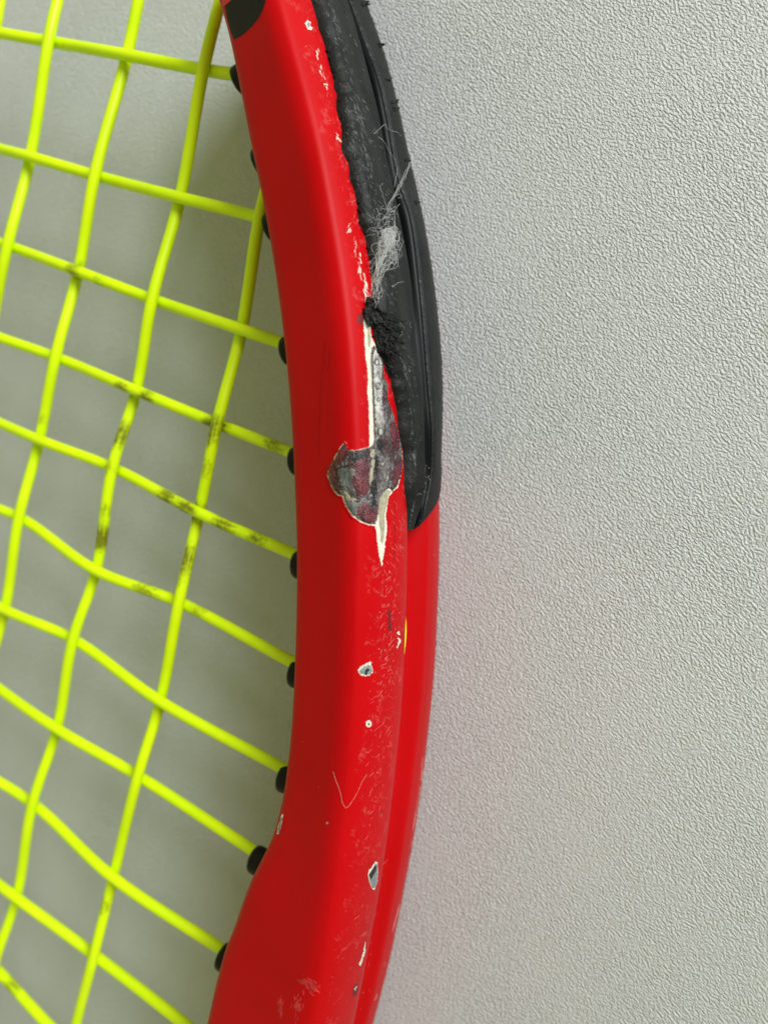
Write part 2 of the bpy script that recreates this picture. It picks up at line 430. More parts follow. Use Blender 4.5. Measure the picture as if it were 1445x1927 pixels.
def build_bumper(parent):
    i0 = 2
    tip = hit(769, 992); iend = tip[2] // NP if tip else ss[-1]
    # the lower flange and the channel close up over the last few millimetres
    step = np.linalg.norm(Po[1] - Po[0])
    V = []; wear = []; rows = []
    NA, NB, NCH = 34, 24, 34
    chan = []; low = []; up = []
    for i in range(i0, iend + 1):
        rem = (iend - i) * step
        kt = np.interp(i, ss, kk)
        kt += 1.6 * fbm(i * .085, 3.1) + 1.0 * fbm(i * .17, 8) * max(0, fbm(i * .04, 4.4)) + .9 * max(0, fbm(i * .13, 21.7) - .28)
        e = min(1, rem / 6.6); shut = math.sqrt(max(0, 1 - (1 - e) ** 2)); op = .03 + .97 * shut
        o3 = np.array([NO[i][0], NO[i][1], 0.0]); base = np.array([Po[i][0], Po[i][1], ZC])
        dl = max(.15, D_LIP[i]) * min(1, .25 + shut); dw = max(.10, D_LOW[i]) * min(1, .25 + shut); ds = max(.10, D_SIL[i]) * (.2 + .8 * shut)
        zl = 2.2 + (Z_LIP - 2.2) * op; zw = 2.1 + (Z_LOW - 2.1) * op
        kt = min(kt, K_LIP - 1.0)
        # upper flange: worn edge -> lip
        row = []; kq = kz_f(zl)
        for j in range(NA):
            f = j / (NA - 1); k = kt + (kq - kt) * f
            p, n = prof_frame(i, k)
            dist = f * (kq - kt) * .28; z = p[2] - ZC
            th = min(1.15, .45 + dl * .5) * (.3 + .7 * shut)
            if z < 5: 
                g = min(1, max(0, (5 - z) / (5 - zl))); g = g * g * (3 - 2 * g)
                p0 = base + np.array([0, 0, z]); t_ = th + (dl - th) * g
                q = p0 + o3 * t_; full = (p + n * th) * (1 - g) + q * g
            else: full = p + n * th
            w = (1 - math.exp(-dist / .42)); v = p * (1 - w) + full * w - n * .10 * (1 - min(1, dist / .2))
            v = v + n * ((.09 * fbm(i * .05, j * .12, 1) + .02 * fbm(i * .09 + j * .2, j * .35 - i * .03, 5)) * min(1, dist / .4) * (1 if f < .9 else .35))
            row.append(v)
        up.append(row)
        # channel: from the lip inwards and out again over the lower ledge
        lipA = row[-1]; sp = zl - zw
        shape = [(dl - .12, zl - .16), (dl - .45, zl - .28), (min(-.2, dl - 1), zl - .5), (-1.0, zl - sp * .25), (-1.4, zl - sp * .45), (-1.4, zl - sp * .62), (-1.1, zl - sp * .76),
                 (-.4, zl - sp * .86), (dw - .72, zl - sp * .92), (dw - .44, zl - sp * .955), (dw - .28, zl - sp * .985), (dw - .22, zl - sp * 1.02), (dw - .30, zl - sp * 1.06), (dw - .5, zl - sp * 1.08)]
        ch = [base + o3 * a + np.array([0, 0, b]) for a, b in shape]
        ch = resample(catmull(np.vstack([lipA, ch]), 4), NCH)
        chan.append(ch)
        # lower flange
        zb = -8.6 * shut ** 1.6 + 2.0 * (1 - shut ** 1.6)
        lrow = []
        for j in range(NB):
            f = j / (NB - 1)
            z = zw - .10 + (zb - zw) * f
            u_ = (1 - prof_u(z)) * W0
            g = min(1, max(0, (z - Z_SIL) / (zw - Z_SIL))) if zw > Z_SIL else 0
            d = (ds * (1 - g) + dw * g) + .10 * math.sin(math.pi * g) * shut
            if j == 0: d = dw - .42
            elif j == 1: d -= .06
            if f > .8: d = d * math.sqrt(max(0, 1 - ((f - .8) / .2) ** 2)) - .12 * (f - .8) / .2
            d += .03 * fbm(i * .3, j * .5, 9)
            lrow.append(np.array([*(Po[i] + NO[i] * (d - u_)), ZC + z]))
        low.append(lrow)
    def grid(rows, name, m, par, wearf=None, flip=False):
        n, c = len(rows), len(rows[0]); V = [Vector(p * MM) for r in rows for p in r]; F = []
        for i in range(n - 1):
            for j in range(c - 1):
                q = (i * c + j, i * c + j + 1, (i + 1) * c + j + 1, (i + 1) * c + j); F.append(q)
        me = mesh(name, V, F)
        a = me.attributes.new('wear', 'FLOAT', 'POINT')
        a.data.foreach_set('value', [wearf(i, j) if wearf else .4 for i in range(n) for j in range(c)])
        o = link(name, me, m, par)
        bm = bmesh.new(); bm.from_mesh(me); bmesh.ops.recalc_face_normals(bm, faces=bm.faces)
        s = sum((f.normal.x for f in bm.faces))
        if s < 0: bmesh.ops.reverse_faces(bm, faces=bm.faces)
        bm.to_mesh(me); bm.free()
        return o, V, F
    def wu(i, j):
        f = j / (NA - 1); return .62 + .45 * math.exp(-((f - .28) / .13) ** 2) + .25 * math.exp(-(f / .08) ** 2)
    b, V, F = grid(up, "bumper_guard", MT['rubber'], parent, wu)
    c, V2, F2 = grid(chan, "string_channel", MT['gloss'], b)
    l, V3, F3 = grid(low, "lower_flange", MT['rubber'], b, lambda i, j: .35 + .9 * math.exp(-(j / 1.2) ** 2))
    o1 = len(V); o2 = o1 + len(V2)
    allF = F + [tuple(q + o1 for q in f) for f in F2] + [tuple(q + o2 for q in f) for f in F3]
    return b, BVHTree.FromPolygons(V + V2 + V3, allF)
bumper, BVHB = build_bumper(racket)
# both meshes as one target for marks lying on whatever is in front
def hit_any(px, py):
    a = hit(px, py); b = hit(px, py, BVHB)
    if a is None: return b
    if b is None: return a
    return a if (a[0] - CAMP).length < (b[0] - CAMP).length else b

# ------------------------------------------------------------------ patches lying on the lacquer
def patch(name, poly, m, parent, lift=.02, step=2.2, rough=0.0, fz=.35, label=None, target=hit, jag=0.0, rim=0.0):
    """a thin layer with the outline poly (picture px) seated on the frame surface"""
    P = []
    for (x0, y0), (x1, y1) in zip(poly, poly[1:] + poly[:1]):
        d = math.hypot(x1 - x0, y1 - y0); n = max(1, int(d / step))
        for k in range(n):
            f = k / n; x = x0 + (x1 - x0) * f; y = y0 + (y1 - y0) * f
            if jag: 
                g = jag * fbm(x * .35, y * .35, 3, 4); nx, ny = (y1 - y0) / max(d, 1e-6), -(x1 - x0) / max(d, 1e-6); x += nx * g; y += ny * g
            P.append((x, y))
    nb = len(P); A = np.array(P)
    x0, y0 = A.min(0); x1, y1 = A.max(0)
    def inside(x, y):
        c = False
        for (ax, ay), (bx, by) in zip(P, P[1:] + P[:1]):
            if (ay > y) != (by > y) and x < (bx - ax) * (y - ay) / (by - ay) + ax: c = not c
        return c
    pts = [Vector(p) for p in P]
    yy = y0 + step
    while yy < y1:
        xx = x0 + step * (.5 + random.random() * .3)
        while xx < x1:
            if inside(xx, yy) and np.min((A[:, 0] - xx) ** 2 + (A[:, 1] - yy) ** 2) > (step * .6) ** 2: pts.append(Vector((xx + random.uniform(-.3, .3), yy + random.uniform(-.3, .3))))
            xx += step
        yy += step
    v2, e2, f2, ov, oe, of = delaunay_2d_cdt(pts, [], [list(range(nb))], 1, 1e-4)
    V = []; ok = []
    for v in v2:
        h = target(v.x, v.y)
        if h is None: V.append(None); continue
        d = lift
        edge = math.sqrt(np.min((A[:, 0] - v.x) ** 2 + (A[:, 1] - v.y) ** 2))
        if rough: d += rough * (.55 + .6 * fbm(v.x * fz, v.y * fz, 2.0, 4)) * min(1, edge / 3)
        if rim and edge < .5: d = -.03
        V.append(h[0] + h[1] * (d * MM))
    idx = {}; VV = []
    for i, v in enumerate(V):
        if v is not None: idx[i] = len(VV); VV.append(v)
    F = [tuple(idx[i] for i in f) for f in f2 if all(i in idx for i in f)]
    if not F: return None
    me = mesh(name, VV, F)
    bm = bmesh.new(); bm.from_mesh(me)
    for f in bm.faces:
        if f.normal.dot(CAMP - f.calc_center_median()) < 0: f.normal_flip()
    bm.to_mesh(me); bm.free()
    o = link(name, me, m, parent)
    if label: o['label'] = label
    return o

def ribbon_mesh(lines, target, lift=.03, sink=.004):
    """lines: list of (points px, width px)"""
    V = []; F = []
    for pts, w in lines:
        P = np.array(pts, float); n = len(P); T = np.gradient(P, axis=0); T /= np.maximum(1e-6, np.linalg.norm(T, axis=1))[:, None]
        base = len(V); good = True; loc = []
        for i in range(n):
            ww = w * (1 if 0 < i < n - 1 else .25)
            for s in (-1, 0, 1):
                x, y = P[i] + s * ww * .5 * np.array([-T[i][1], T[i][0]])
                h = target(x, y)
                if h is None: good = False; break
                loc.append(h[0] + h[1] * ((lift + (.012 if s == 0 else -sink)) * MM))
            if not good: break
        if not good: continue
        V += loc
        for i in range(n - 1):
            a = base + i * 3
            F.append((a, a + 1, a + 4, a + 3)); F.append((a + 1, a + 2, a + 5, a + 4))
    return V, F
def ribbons(name, lines, m, parent, target=hit, lift=.02, stuff=False, sink=.004):
    V, F = ribbon_mesh(lines, target, lift, sink)
    if not F: return None
    o = link(name, mesh(name, V, F), m, parent)
    if stuff: o['kind'] = 'stuff'
    return o
def wob(a, b, n, amp, seed):
    a = np.array(a, float); b = np.array(b, float); d = b - a; q = np.array([-d[1], d[0]]) / max(1e-6, np.linalg.norm(d))
    return [tuple(a + d * (i / (n - 1)) + q * amp * fbm(i * .5, seed, 0)) for i in range(n)]

# black painted mark at the top (half of a letter that runs out of the picture)
patch("painted_mark", [(421, -40), (424, 14), (428, 35), (433, 55), (440.5, 74.5), (452, 69), (464, 60), (476, 48), (487, 34), (495, 19), (500, 4), (503, -40)], MT['black'], frame, .012, 3.5,
      label='black painted mark curving off the red frame')
patch("painted_mark", [(416, -30), (418, 3), (420.5, 13), (427, 8), (436, 0), (442, -12), (446, -30)], MT['redline'], frame, .03, 3.0, label='red corner inside the black painted mark')

# the long wound: white primer under everything, then bare graphite
wound = [(684, 596), (690, 594), (695.4, 604), (697, 613), (696, 622), (699, 635), (706, 649.6), (710, 664), (717, 673), (721.5, 680), (721, 693), (723, 714), (728, 720), (730, 732), (728.5, 748),
         (733.5, 763), (740, 780), (743, 793), (747, 805), (750, 821), (753.5, 831), (755, 848), (757, 865), (757, 881), (753.5, 897), (748.5, 917), (738.5, 925), (731, 934), (728, 953), (725.5, 969),
         (727.5, 987), (728, 998), (725.5, 1012), (724.5, 1027), (721, 1046), (718, 1066), (713, 1045), (709.5, 1021), (708, 1012), (708.5, 1003), (704.5, 990), (693, 988.5), (678.5, 983), (662, 970.5),
         (659, 964.5), (650, 952), (644.8, 934.5), (635.5, 931.5), (627.8, 923), (618.5, 905), (615.8, 891.6), (620.4, 878.5), (626, 869), (635, 851), (642, 838.5), (649.5, 830.5), (653, 837), (655, 844.8),
         (670, 846.5), (681, 843.8), (694.6, 840), (694, 780), (692.5, 754), (690.6, 740), (692, 718), (691, 700), (687.5, 673), (686, 646), (684.6, 621)]
patch("paint_chip_or_glint", wound, MT['primer'], frame, .022, 2.0, .012, .5, 'long white-edged wound in the lacquer beside the bumper', jag=1.8)
chip = [(700, 838), (704, 828), (703, 800), (701.5, 760), (700, 720), (699, 690), (698, 668), (699, 654), (704, 650), (709.5, 663), (716.8, 673), (721.4, 680), (720.9, 693), (722.9, 714), (727.9, 720), (729.9, 732), (728.4, 748),
        (733.4, 763), (739.9, 780), (742.9, 793), (746.9, 805), (749.9, 821), (753.4, 831), (754.9, 848), (756.6, 866), (756, 881), (752, 896.5), (747, 915.5), (738, 922), (730, 919), (722, 926), (714, 940), (712, 962), (710, 975), (706, 986.5),
        (694, 986.5), (679, 981), (663.6, 969), (660.3, 963), (651.5, 950.6), (646, 933), (636.4, 930), (629, 922), (620, 904), (617.2, 891.4), (621.6, 879), (627.2, 870), (636.4, 852), (643.2, 839.8), (649.6, 832.5), (652.5, 839), (655, 846), (670, 848.2), (682, 845.4), (694, 842)]
patch("bare_graphite", chip, MT['bare'], frame, .034, 1.6, .16, .34, 'maroon and grey bare graphite', jag=1.5)
strip = [(700, 668), (704, 656), (709, 668), (716, 679), (717, 694), (716, 715), (718, 735), (716, 755), (719, 775), (722, 800), (716, 820), (706, 828), (704.5, 800), (703, 760), (701.5, 720)]
patch("bare_graphite", strip, MT['silver'], frame, .14, 1.6, .07, .5, 'silvery pitted strip', jag=2.2)
patch("grey_filler", [(713, 938), (720, 926), (729, 922), (735, 925), (729, 934), (726, 953), (722, 969), (723, 990), (721, 1010), (719, 1022), (715.5, 1018), (716, 1000), (713, 985), (712, 962)], MT['primer2'], frame, .06, 1.8, .03, .4, jag=.8)
patch("grey_filler", [(692, 596), (696, 606), (696, 614), (695, 624), (697, 640), (695, 655), (692, 650), (691, 630), (692, 618), (690, 608)], MT['primer2'], frame, .04, 1.8, .02, .4, jag=.6)
for poly in ([(695, 848), (702, 846), (703, 856), (698, 862), (694, 857)], [(697, 866), (706, 861), (706, 872), (701, 884), (699, 905), (694, 912), (693, 895), (697, 880)], [(647, 922), (655, 927), (662, 937), (672, 940), (666, 944), (655, 938)]):
    patch("grey_filler", poly, MT['primer2'], frame, .14, 1.6, .05, .5, jag=2.5)
for poly in ([(640, 888), (650, 882), (668, 880), (676, 874), (680, 882), (668, 892), (662, 905), (664, 925), (655, 918), (645, 915), (640, 904)],
             [(650, 936), (664, 944), (676, 946), (672, 956), (664, 962), (654, 950)]):
    patch("grey_filler", poly, MT['slate'], frame, .13, 1.6, .07, .4, jag=4.5)
# raised lip of lacquer along the wound's left border
_w = wound[wound.index((709.5, 1021)):]
_lip = [(x - 1.4 + 2.2 * fbm(x * .12, y * .12, 2), y + (1.2 if y > 900 else -.2)) for x, y in resample(np.array(_w), 150)]
ribbons("lacquer_lip", [(_lip, 4.2)], MT['red'], frame, lift=.075, sink=.08)
for poly in ([(622, 880), (629, 870), (637, 855), (645, 842), (652, 846), (660, 852), (652, 864), (640, 872), (633, 886), (636, 905), (640, 920), (632, 921), (624, 905)],
             [(664, 872), (676, 866), (688, 864), (693, 876), (690, 895), (694, 915), (688, 932), (674, 930), (666, 915), (664, 895)],
             [(676, 952), (688, 946), (697, 955), (706, 950), (709, 966), (703, 982), (692, 984), (680, 977), (672, 966)],
             [(737, 885), (745, 874), (753, 868), (754, 884), (750, 898), (745, 912), (738, 916), (734, 902)],
             [(733, 790), (739, 796), (744, 812), (749, 832), (750, 850), (742, 848), (736, 830), (730, 812)]):
    patch("maroon_residue", poly, MT['maroon'], frame, .15, 1.5, .07, .5, jag=4)
for poly in ([(697, 905), (703, 900), (706, 915), (704, 935), (708, 955), (704, 962), (698, 950), (699, 930), (694, 918)], [(700, 862), (708, 858), (712, 870), (708, 890), (702, 896), (700, 880)], [(706, 830), (716, 826), (722, 836), (716, 848), (708, 846)]):
    patch("bare_graphite", poly, MT['dark'], frame, .14, 1.6, .05, .5, jag=4)
# bubbles in the strip
def ring_px(cx, cy, rx, ry, n=12): return [(cx + rx * math.cos(2 * math.pi * k / n), cy + ry * math.sin(2 * math.pi * k / n)) for k in range(n)]
for (x, y, r) in ((706, 682, 5.5), (708, 727, 6.0), (713, 813, 7.5), (709, 752, 3.5)):
    ribbons("blister", [(ring_px(x, y, r * .75, r, 14) + [ring_px(x, y, r * .75, r, 14)[0]], 1.2)], MT['dark'], frame, lift=.22)
    patch("blister", ring_px(x, y, r * .6, r * .85), MT['silver'], frame, .20, 1.5, .02)
ribbons("primer_step", [(wob((696.5, 662), (700.5, 745), 16, 1.6, 31), 1.3), (wob((700.5, 745), (704, 836), 16, 1.6, 32), 1.3)], MT['brown'], frame, lift=.16)
# crease of the lifted flake
ribbons("flake_crease", [(wob((632, 884), (664, 873), 8, 2, 1), 2.0), (wob((664, 868), (692, 851), 8, 2, 4), 3.0), (wob((663, 875), (670, 862), 4, 1, 6), 1.6)], MT['dark'], frame, lift=.17)
ribbons("flake_crease", [(wob((739, 918), (750, 893), 6, 2, 8), 1.6), (wob((734, 915), (737, 924), 4, 1, 9), 3.0), (wob((703, 870), (708, 935), 10, 3, 3), 1.6), (wob((693, 930), (706, 900), 8, 3, 13), 2.4)], MT['dark'], frame, lift=.17)

# small chips down the outer corner
def small_chip(outer, inner=None, dark=None, label=None):
    o = patch("paint_chip_or_glint", outer, MT['primer'], frame, .018, 1.1, .01, .5, label, jag=1.7)
    if inner:
        c_ = np.mean(inner, axis=0); inner = [tuple(c_ + (np.array(q) - c_) * 1.12) for q in inner]
        patch("bare_graphite", inner, MT['steel'], frame, .045, 1.2, .03, .6, jag=1.4)
    if dark: patch("bare_graphite", dark, MT['dark'], frame, .07, 1.3, .02, .6, jag=.4)
small_chip([(673, 1262), (677, 1255), (684, 1252), (691, 1247), (698, 1244), (698, 1251), (701, 1258), (701, 1266), (696, 1271), (688, 1272), (679, 1271)],
           [(677, 1263), (683, 1256), (692, 1252), (697, 1254), (699, 1262), (696, 1268), (688, 1268), (680, 1267)], [(687, 1260), (692, 1257), (695, 1261), (691, 1264), (690, 1270), (686, 1269)], 'ragged white chip with a black pit')
small_chip([(688, 1364), (689, 1357), (694, 1355), (699, 1359), (698, 1367), (692, 1369)], None, [(692, 1361), (695, 1360), (694.5, 1364), (692.5, 1365)])
small_chip([(692, 1646), (694, 1638), (700, 1631), (706, 1621), (710, 1623), (711, 1640), (710, 1660), (707, 1670), (703, 1675), (699, 1671), (695, 1660)],
           [(694, 1647), (699, 1640), (706, 1627), (709, 1630), (709, 1655), (706, 1668), (700, 1669), (697, 1660)], [(693.5, 1645), (699, 1637), (705, 1627), (708, 1632), (706, 1640), (701, 1648), (697, 1655)], 'lens-shaped chip showing black and white layers')
small_chip([(612.5, 1549), (615, 1546.5), (618, 1548.5), (616, 1552)], [(613, 1549), (615, 1547), (617.5, 1548.7), (615.7, 1551)])
small_chip([(531, 1531), (534, 1533), (531, 1548), (528, 1560), (525, 1570), (521.5, 1569.5), (523, 1558), (527, 1545)], [(530, 1540), (532, 1541), (529, 1553), (525.5, 1567), (523.5, 1566), (525, 1557)])
small_chip([(574, 44), (579, 38), (585, 42), (583, 48), (588, 52), (586, 57), (579, 55)], [(577, 45), (581, 42), (582, 50), (580, 52)])
small_chip([(681, 1800), (684, 1788), (687, 1772), (688, 1778), (686, 1795), (681, 1810), (678, 1818), (675, 1815)]); small_chip([(667, 1860), (671, 1855), (672, 1860), (668, 1866)], None, [(668, 1861), (671, 1857), (670, 1863)])
small_chip([(746, 1190), (750, 1188), (753, 1194), (750, 1196)]); small_chip([(748, 1200), (752, 1201), (754, 1207), (751, 1212), (747, 1222), (746, 1218), (750, 1208)])

# smears, rubbed marks and painted ridge glints
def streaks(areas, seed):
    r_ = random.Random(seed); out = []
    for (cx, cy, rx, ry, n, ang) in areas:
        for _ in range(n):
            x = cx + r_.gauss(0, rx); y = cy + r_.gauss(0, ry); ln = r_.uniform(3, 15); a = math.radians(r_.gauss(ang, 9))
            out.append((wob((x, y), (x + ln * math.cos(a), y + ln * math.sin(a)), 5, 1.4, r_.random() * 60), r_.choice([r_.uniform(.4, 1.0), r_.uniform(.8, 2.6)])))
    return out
ribbons("smear", streaks([(572, 1846, 7, 4, 34, 32), (588, 1858, 5, 5, 30, 50), (529, 1886, 3, 11, 30, 105), (561, 1890, 5, 13, 44, 102)], 4), MT['smear'], frame, lift=.006, stuff=True)
ribbons("paint_chip_or_glint", streaks([(676, 500, 1.6, 14, 12, 74), (685, 535, 1.8, 10, 16, 74), (690, 558, 2.2, 9, 22, 78), (660, 428, 1.5, 3, 5, 120), (668, 465, 1.2, 6, 5, 74), (596, 98, 1.2, 5, 5, 70), (603, 130, 1.2, 6, 6, 70), (612, 165, 1.5, 8, 5, 70), (632, 250, 2, 10, 5, 60)], 6), MT['primer'], frame, lift=.014, stuff=True)  # worn primer line, plus specular glints of the ridge painted as white strokes
for poly in ([(729, 1150), (733, 1146), (736, 1152), (735, 1170), (737, 1185), (732, 1190), (729, 1178), (731, 1165)], [(664, 1862), (672, 1850), (674, 1858), (670, 1872), (663, 1878)],
             [(674, 592), (684, 586), (687, 602), (684, 612), (677, 610), (671, 602)]):
    patch("smear", poly, MT['scuffd'], frame, .012, 2.0, 0, jag=3, label='dark rubbed smear')
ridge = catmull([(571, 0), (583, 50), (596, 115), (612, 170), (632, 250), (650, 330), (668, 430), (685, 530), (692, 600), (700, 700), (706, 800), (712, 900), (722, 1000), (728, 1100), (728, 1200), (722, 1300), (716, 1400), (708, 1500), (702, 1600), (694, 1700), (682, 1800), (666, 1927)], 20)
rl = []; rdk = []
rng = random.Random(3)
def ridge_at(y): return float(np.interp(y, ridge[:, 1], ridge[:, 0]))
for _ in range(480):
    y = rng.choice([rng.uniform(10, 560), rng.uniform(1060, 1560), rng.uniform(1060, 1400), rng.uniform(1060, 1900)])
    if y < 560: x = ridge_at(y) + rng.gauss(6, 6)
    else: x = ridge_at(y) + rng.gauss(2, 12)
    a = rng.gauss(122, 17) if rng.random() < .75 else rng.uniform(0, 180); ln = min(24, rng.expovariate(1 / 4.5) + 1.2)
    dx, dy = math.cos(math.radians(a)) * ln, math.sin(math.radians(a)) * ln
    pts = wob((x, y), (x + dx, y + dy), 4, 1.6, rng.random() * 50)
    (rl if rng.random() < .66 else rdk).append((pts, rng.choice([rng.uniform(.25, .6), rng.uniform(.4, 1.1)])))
for x, y0, n in ((741, 960, 26),):
    for _ in range(n):
        x_ = rng.uniform(726, 758); y_ = rng.uniform(935, 1060); ln = rng.uniform(3, 13); a = math.radians(rng.uniform(40, 70))
        rl.append((wob((x_, y_), (x_ + ln * math.cos(a), y_ + ln * math.sin(a)), 4, .8, rng.random() * 40), rng.uniform(.4, .9)))
ribbons("scuff_marks", rl, MT['scuff'], frame, lift=.008, stuff=True)
ribbons("scuff_marks", rdk, MT['scuffd'], frame, lift=.008, stuff=True)
# nicks on the lower lobe's outer edge
el = []
Rpx = np.array([(822, 1120), (815.6, 1258), (804.5, 1355), (799, 1424), (792, 1490), (778.6, 1573), (762, 1673), (745, 1739), (725.5, 1815), (697, 1927)])
y = 1150
while y < 1925:
    ln = rng.choice([rng.uniform(4, 14), rng.uniform(10, 60)]); x_ = lambda q: float(np.interp(q, Rpx[:, 1], Rpx[:, 0]))
    if rng.random() < (.12 if y < 1380 else .45):
        o_ = rng.uniform(1.6, 3.6)
        el.append(([(x_(y + ln * k / 6) - o_ + .9 * fbm(y + k * .7, 2), y + ln * k / 6) for k in range(7)], rng.uniform(.3, 1.4)))
    y += ln * rng.uniform(.5, 1.3)
ribbons("edge_nicks", el, MT['pale_edge'], frame, lift=.012, stuff=True)
# hairline cracks
ribbons("crack", [(wob((612, 640), (603, 740), 14, 2, 2), .55), (wob((603, 740), (600, 860), 14, 2, 3), .55), (wob((622, 655), (617, 700), 8, 2, 5), .45), (wob((743, 930), (742, 1052), 14, .8, 6), .8)], MT['crack'], frame, lift=.006)

# ------------------------------------------------------------------ strings
I_ = {('A', 0): (112, -10)}
mains = {
 'Z': [(10, -60), (-20, 130), (-55, 300), (-80, 470), (-110, 650), (-140, 840)],
 'A': [(135, -120), (112, -12), (92, 78), (58, 295), (15, 462), (-14, 612), (-45, 780), (-75, 930), (-110, 1090)],
 'B': [(290, -130), (263, -10), (240, 104), (179, 330), (148, 511), (105, 672), (75, 828), (36, 975), (10, 1148), (-28, 1280), (-55, 1440), (-90, 1600)],
 'C': [(450, -130), (415, 0), (383, 131), (340, 370), (287, 562), (257, 735), (212, 880), (182, 1072), (138, 1203), (108, 1372), (62, 1512), (32, 1690), (-8, 1810), (-35, 1980)],
 'D': [(522, 300), (500, 362), (485, 430), (455, 620), (409, 797), (375, 965), (337, 1133), (302, 1320), (260, 1460), (214, 1650), (178, 1795), (142, 1935), (110, 2080), (80, 2200)]}
crosses = [
 [(-140, 40), (0, 62), (92, 78), (240, 104), (383, 131), (430, 138), (475, 141)],
 [(-140, 245), (-62, 262), (0, 280), (58, 295), (179, 330), (340, 372), (470, 404), (530, 424)],
 [(-140, 410), (15, 462), (148, 511), (287, 563), (455, 620), (530, 645), (575, 660)],
 [(-140, 578), (-14, 630), (105, 672), (257, 735), (409, 797), (540, 848), (590, 866)],
 [(-140, 730), (-45, 775), (75, 828), (212, 880), (375, 965), (548, 1040), (600, 1060)],
 [(-140, 905), (-75, 935), (36, 973), (182, 1074), (337, 1133), (545, 1243), (600, 1268)],
 [(-140, 1068), (10, 1148), (138, 1203), (302, 1320), (535, 1447), (585, 1474)],
 [(-140, 1190), (-28, 1276), (108, 1372), (260, 1460), (480, 1603), (530, 1635)],
 [(-140, 1405), (-55, 1442), (62, 1512), (214, 1652), (420, 1788), (480, 1828)],
 [(-140, 1570), (-90, 1600), (32, 1690), (178, 1797), (345, 1925), (440, 2000)],
 [(-140, 1700), (-8, 1822), (95, 1932), (200, 2030), (330, 2140)],
 [(-160, 1880), (-35, 1985), (90, 2100), (200, 2200)]]
SPOTS = [(150, 512, 30, 1.1), (195, 533, 26, .9), (240, 735, 30, 1.1), (285, 752, 28, 1.2), (230, 815, 40, 1.2), (215, 880, 30, .9), (190, 1010, 40, 1.3), (205, 960, 30, .9), (105, 640, 30, .9), (80, 790, 30, .8),
         (400, 810, 40, 1.3), (385, 880, 40, .9), (360, 960, 36, 1.2), (320, 935, 40, 1.1), (430, 990, 40, 1.1), (490, 1015, 30, 1.1), (350, 1050, 45, 1.2), (345, 1090, 30, .9), (420, 800, 26, 1.1), (520, 840, 40, 1.0),
         (280, 1105, 50, 1.0), (370, 1150, 40, .9), (440, 1190, 40, .6), (196, 1700, 30, 1.0), (200, 880, 20, .8), (300, 570, 18, .7), (20, 1860, 40, 1.0), (12, 1680, 30, .7), (375, 140, 14, 1.1), (410, 60, 24, .7),
         (120, 90, 20, .7), (75, 205, 24, .5), (90, 1000, 20, .5), (52, 920, 20, .6), (310, 1290, 30, .5), (235, 150, 26, .6), (80, 1560, 20, .5)]
def build_string(name, pts, zs, parent):
    P3 = np.array([at(x, y, z) for (x, y), z in zip(pts, zs)])
    C = catmull(P3, step=.55)
    V, F, UV = tube(C, .635, 14)
    me = mesh(name, V, F)
    uv = me.uv_layers.new(name='UVMap'); a = me.attributes.new('dirt', 'FLOAT', 'POINT')
    lu = np.zeros(len(me.loops), int); me.loops.foreach_get('vertex_index', lu)
    off = random.random() * .1
    uv.data.foreach_set('uv', np.array([(UV[i][0] + off, UV[i][1] * 2 + off * 70) for i in lu]).ravel())
    dv = []
    sp3 = [(at(x, y, ZC), r / 16.0, s) for x, y, r, s in SPOTS]
    for v in V:
        q = np.array(v) / MM; d = .5
        for c, r, s in sp3: 
            e = ((q[0] - c[0]) ** 2 + (q[1] - c[1]) ** 2) / (r * r)
            if e < 6: d = max(d, s * math.exp(-e * .9))
        dv.append(d)
    a.data.foreach_set('value', dv)
    return link(name, me, MT['string'], parent)
# heights at crossings: over / under the string plane
names = ['Z', 'A', 'B', 'C', 'D']
Xpt = {k: np.array(v, float) for k, v in mains.items()}
def zs_for(pts, others, over):
    z = []
    for (x, y) in pts:
        best = None
        for j, o in enumerate(others):
            d = np.min(np.hypot(o[:, 0] - x, o[:, 1] - y))
            if best is None or d < best[0]: best = (d, j)
        z.append(ZC + (.62 if over(best[1]) else -.62) if best[0] < 22 else ZC)
    return z
dense_c = [catmull(c, 30) for c in crosses]; dense_m = [catmull(mains[k], 30) for k in names]
for i, k in enumerate(names):
    build_string("main_string", mains[k], zs_for(mains[k], dense_c, lambda j, i=i: (i - 1 + j + 1) % 2 == 1), racket)
for j, c in enumerate(crosses):
    build_string("cross_string", c, zs_for(c, dense_m, lambda i, j=j: (i - 1 + j + 1) % 2 == 0), racket)
# the string where it runs along the outer groove
def groove_string(y0, y1, ymid):
    C = []
    for k in range(25):
        f = k / 24; y = y0 + (y1 - y0) * f
        x = float(np.interp(y, [p[1] for p in Mpx], [p[0] for p in Mpx]))
        h = np.array(at(x, y, ZC + 3.6)[:2]); i = int(np.argmin(np.sum((Po - h) ** 2, 1)))
        ins = 2.35 - .50 * math.sin(math.pi * f) ** 1.0
        q = Po[i] - NO[i] * ins; C.append([q[0], q[1], ZC + .1 - 2.0 * 0])
    V, F, UV = tube(np.array(C), .62, 12)
    me = mesh("string_loop", V, F); me.attributes.new('dirt', 'FLOAT', 'POINT')
    link("string_loop", me, MT['string'], racket)
groove_string(1140, 1290, 1215)

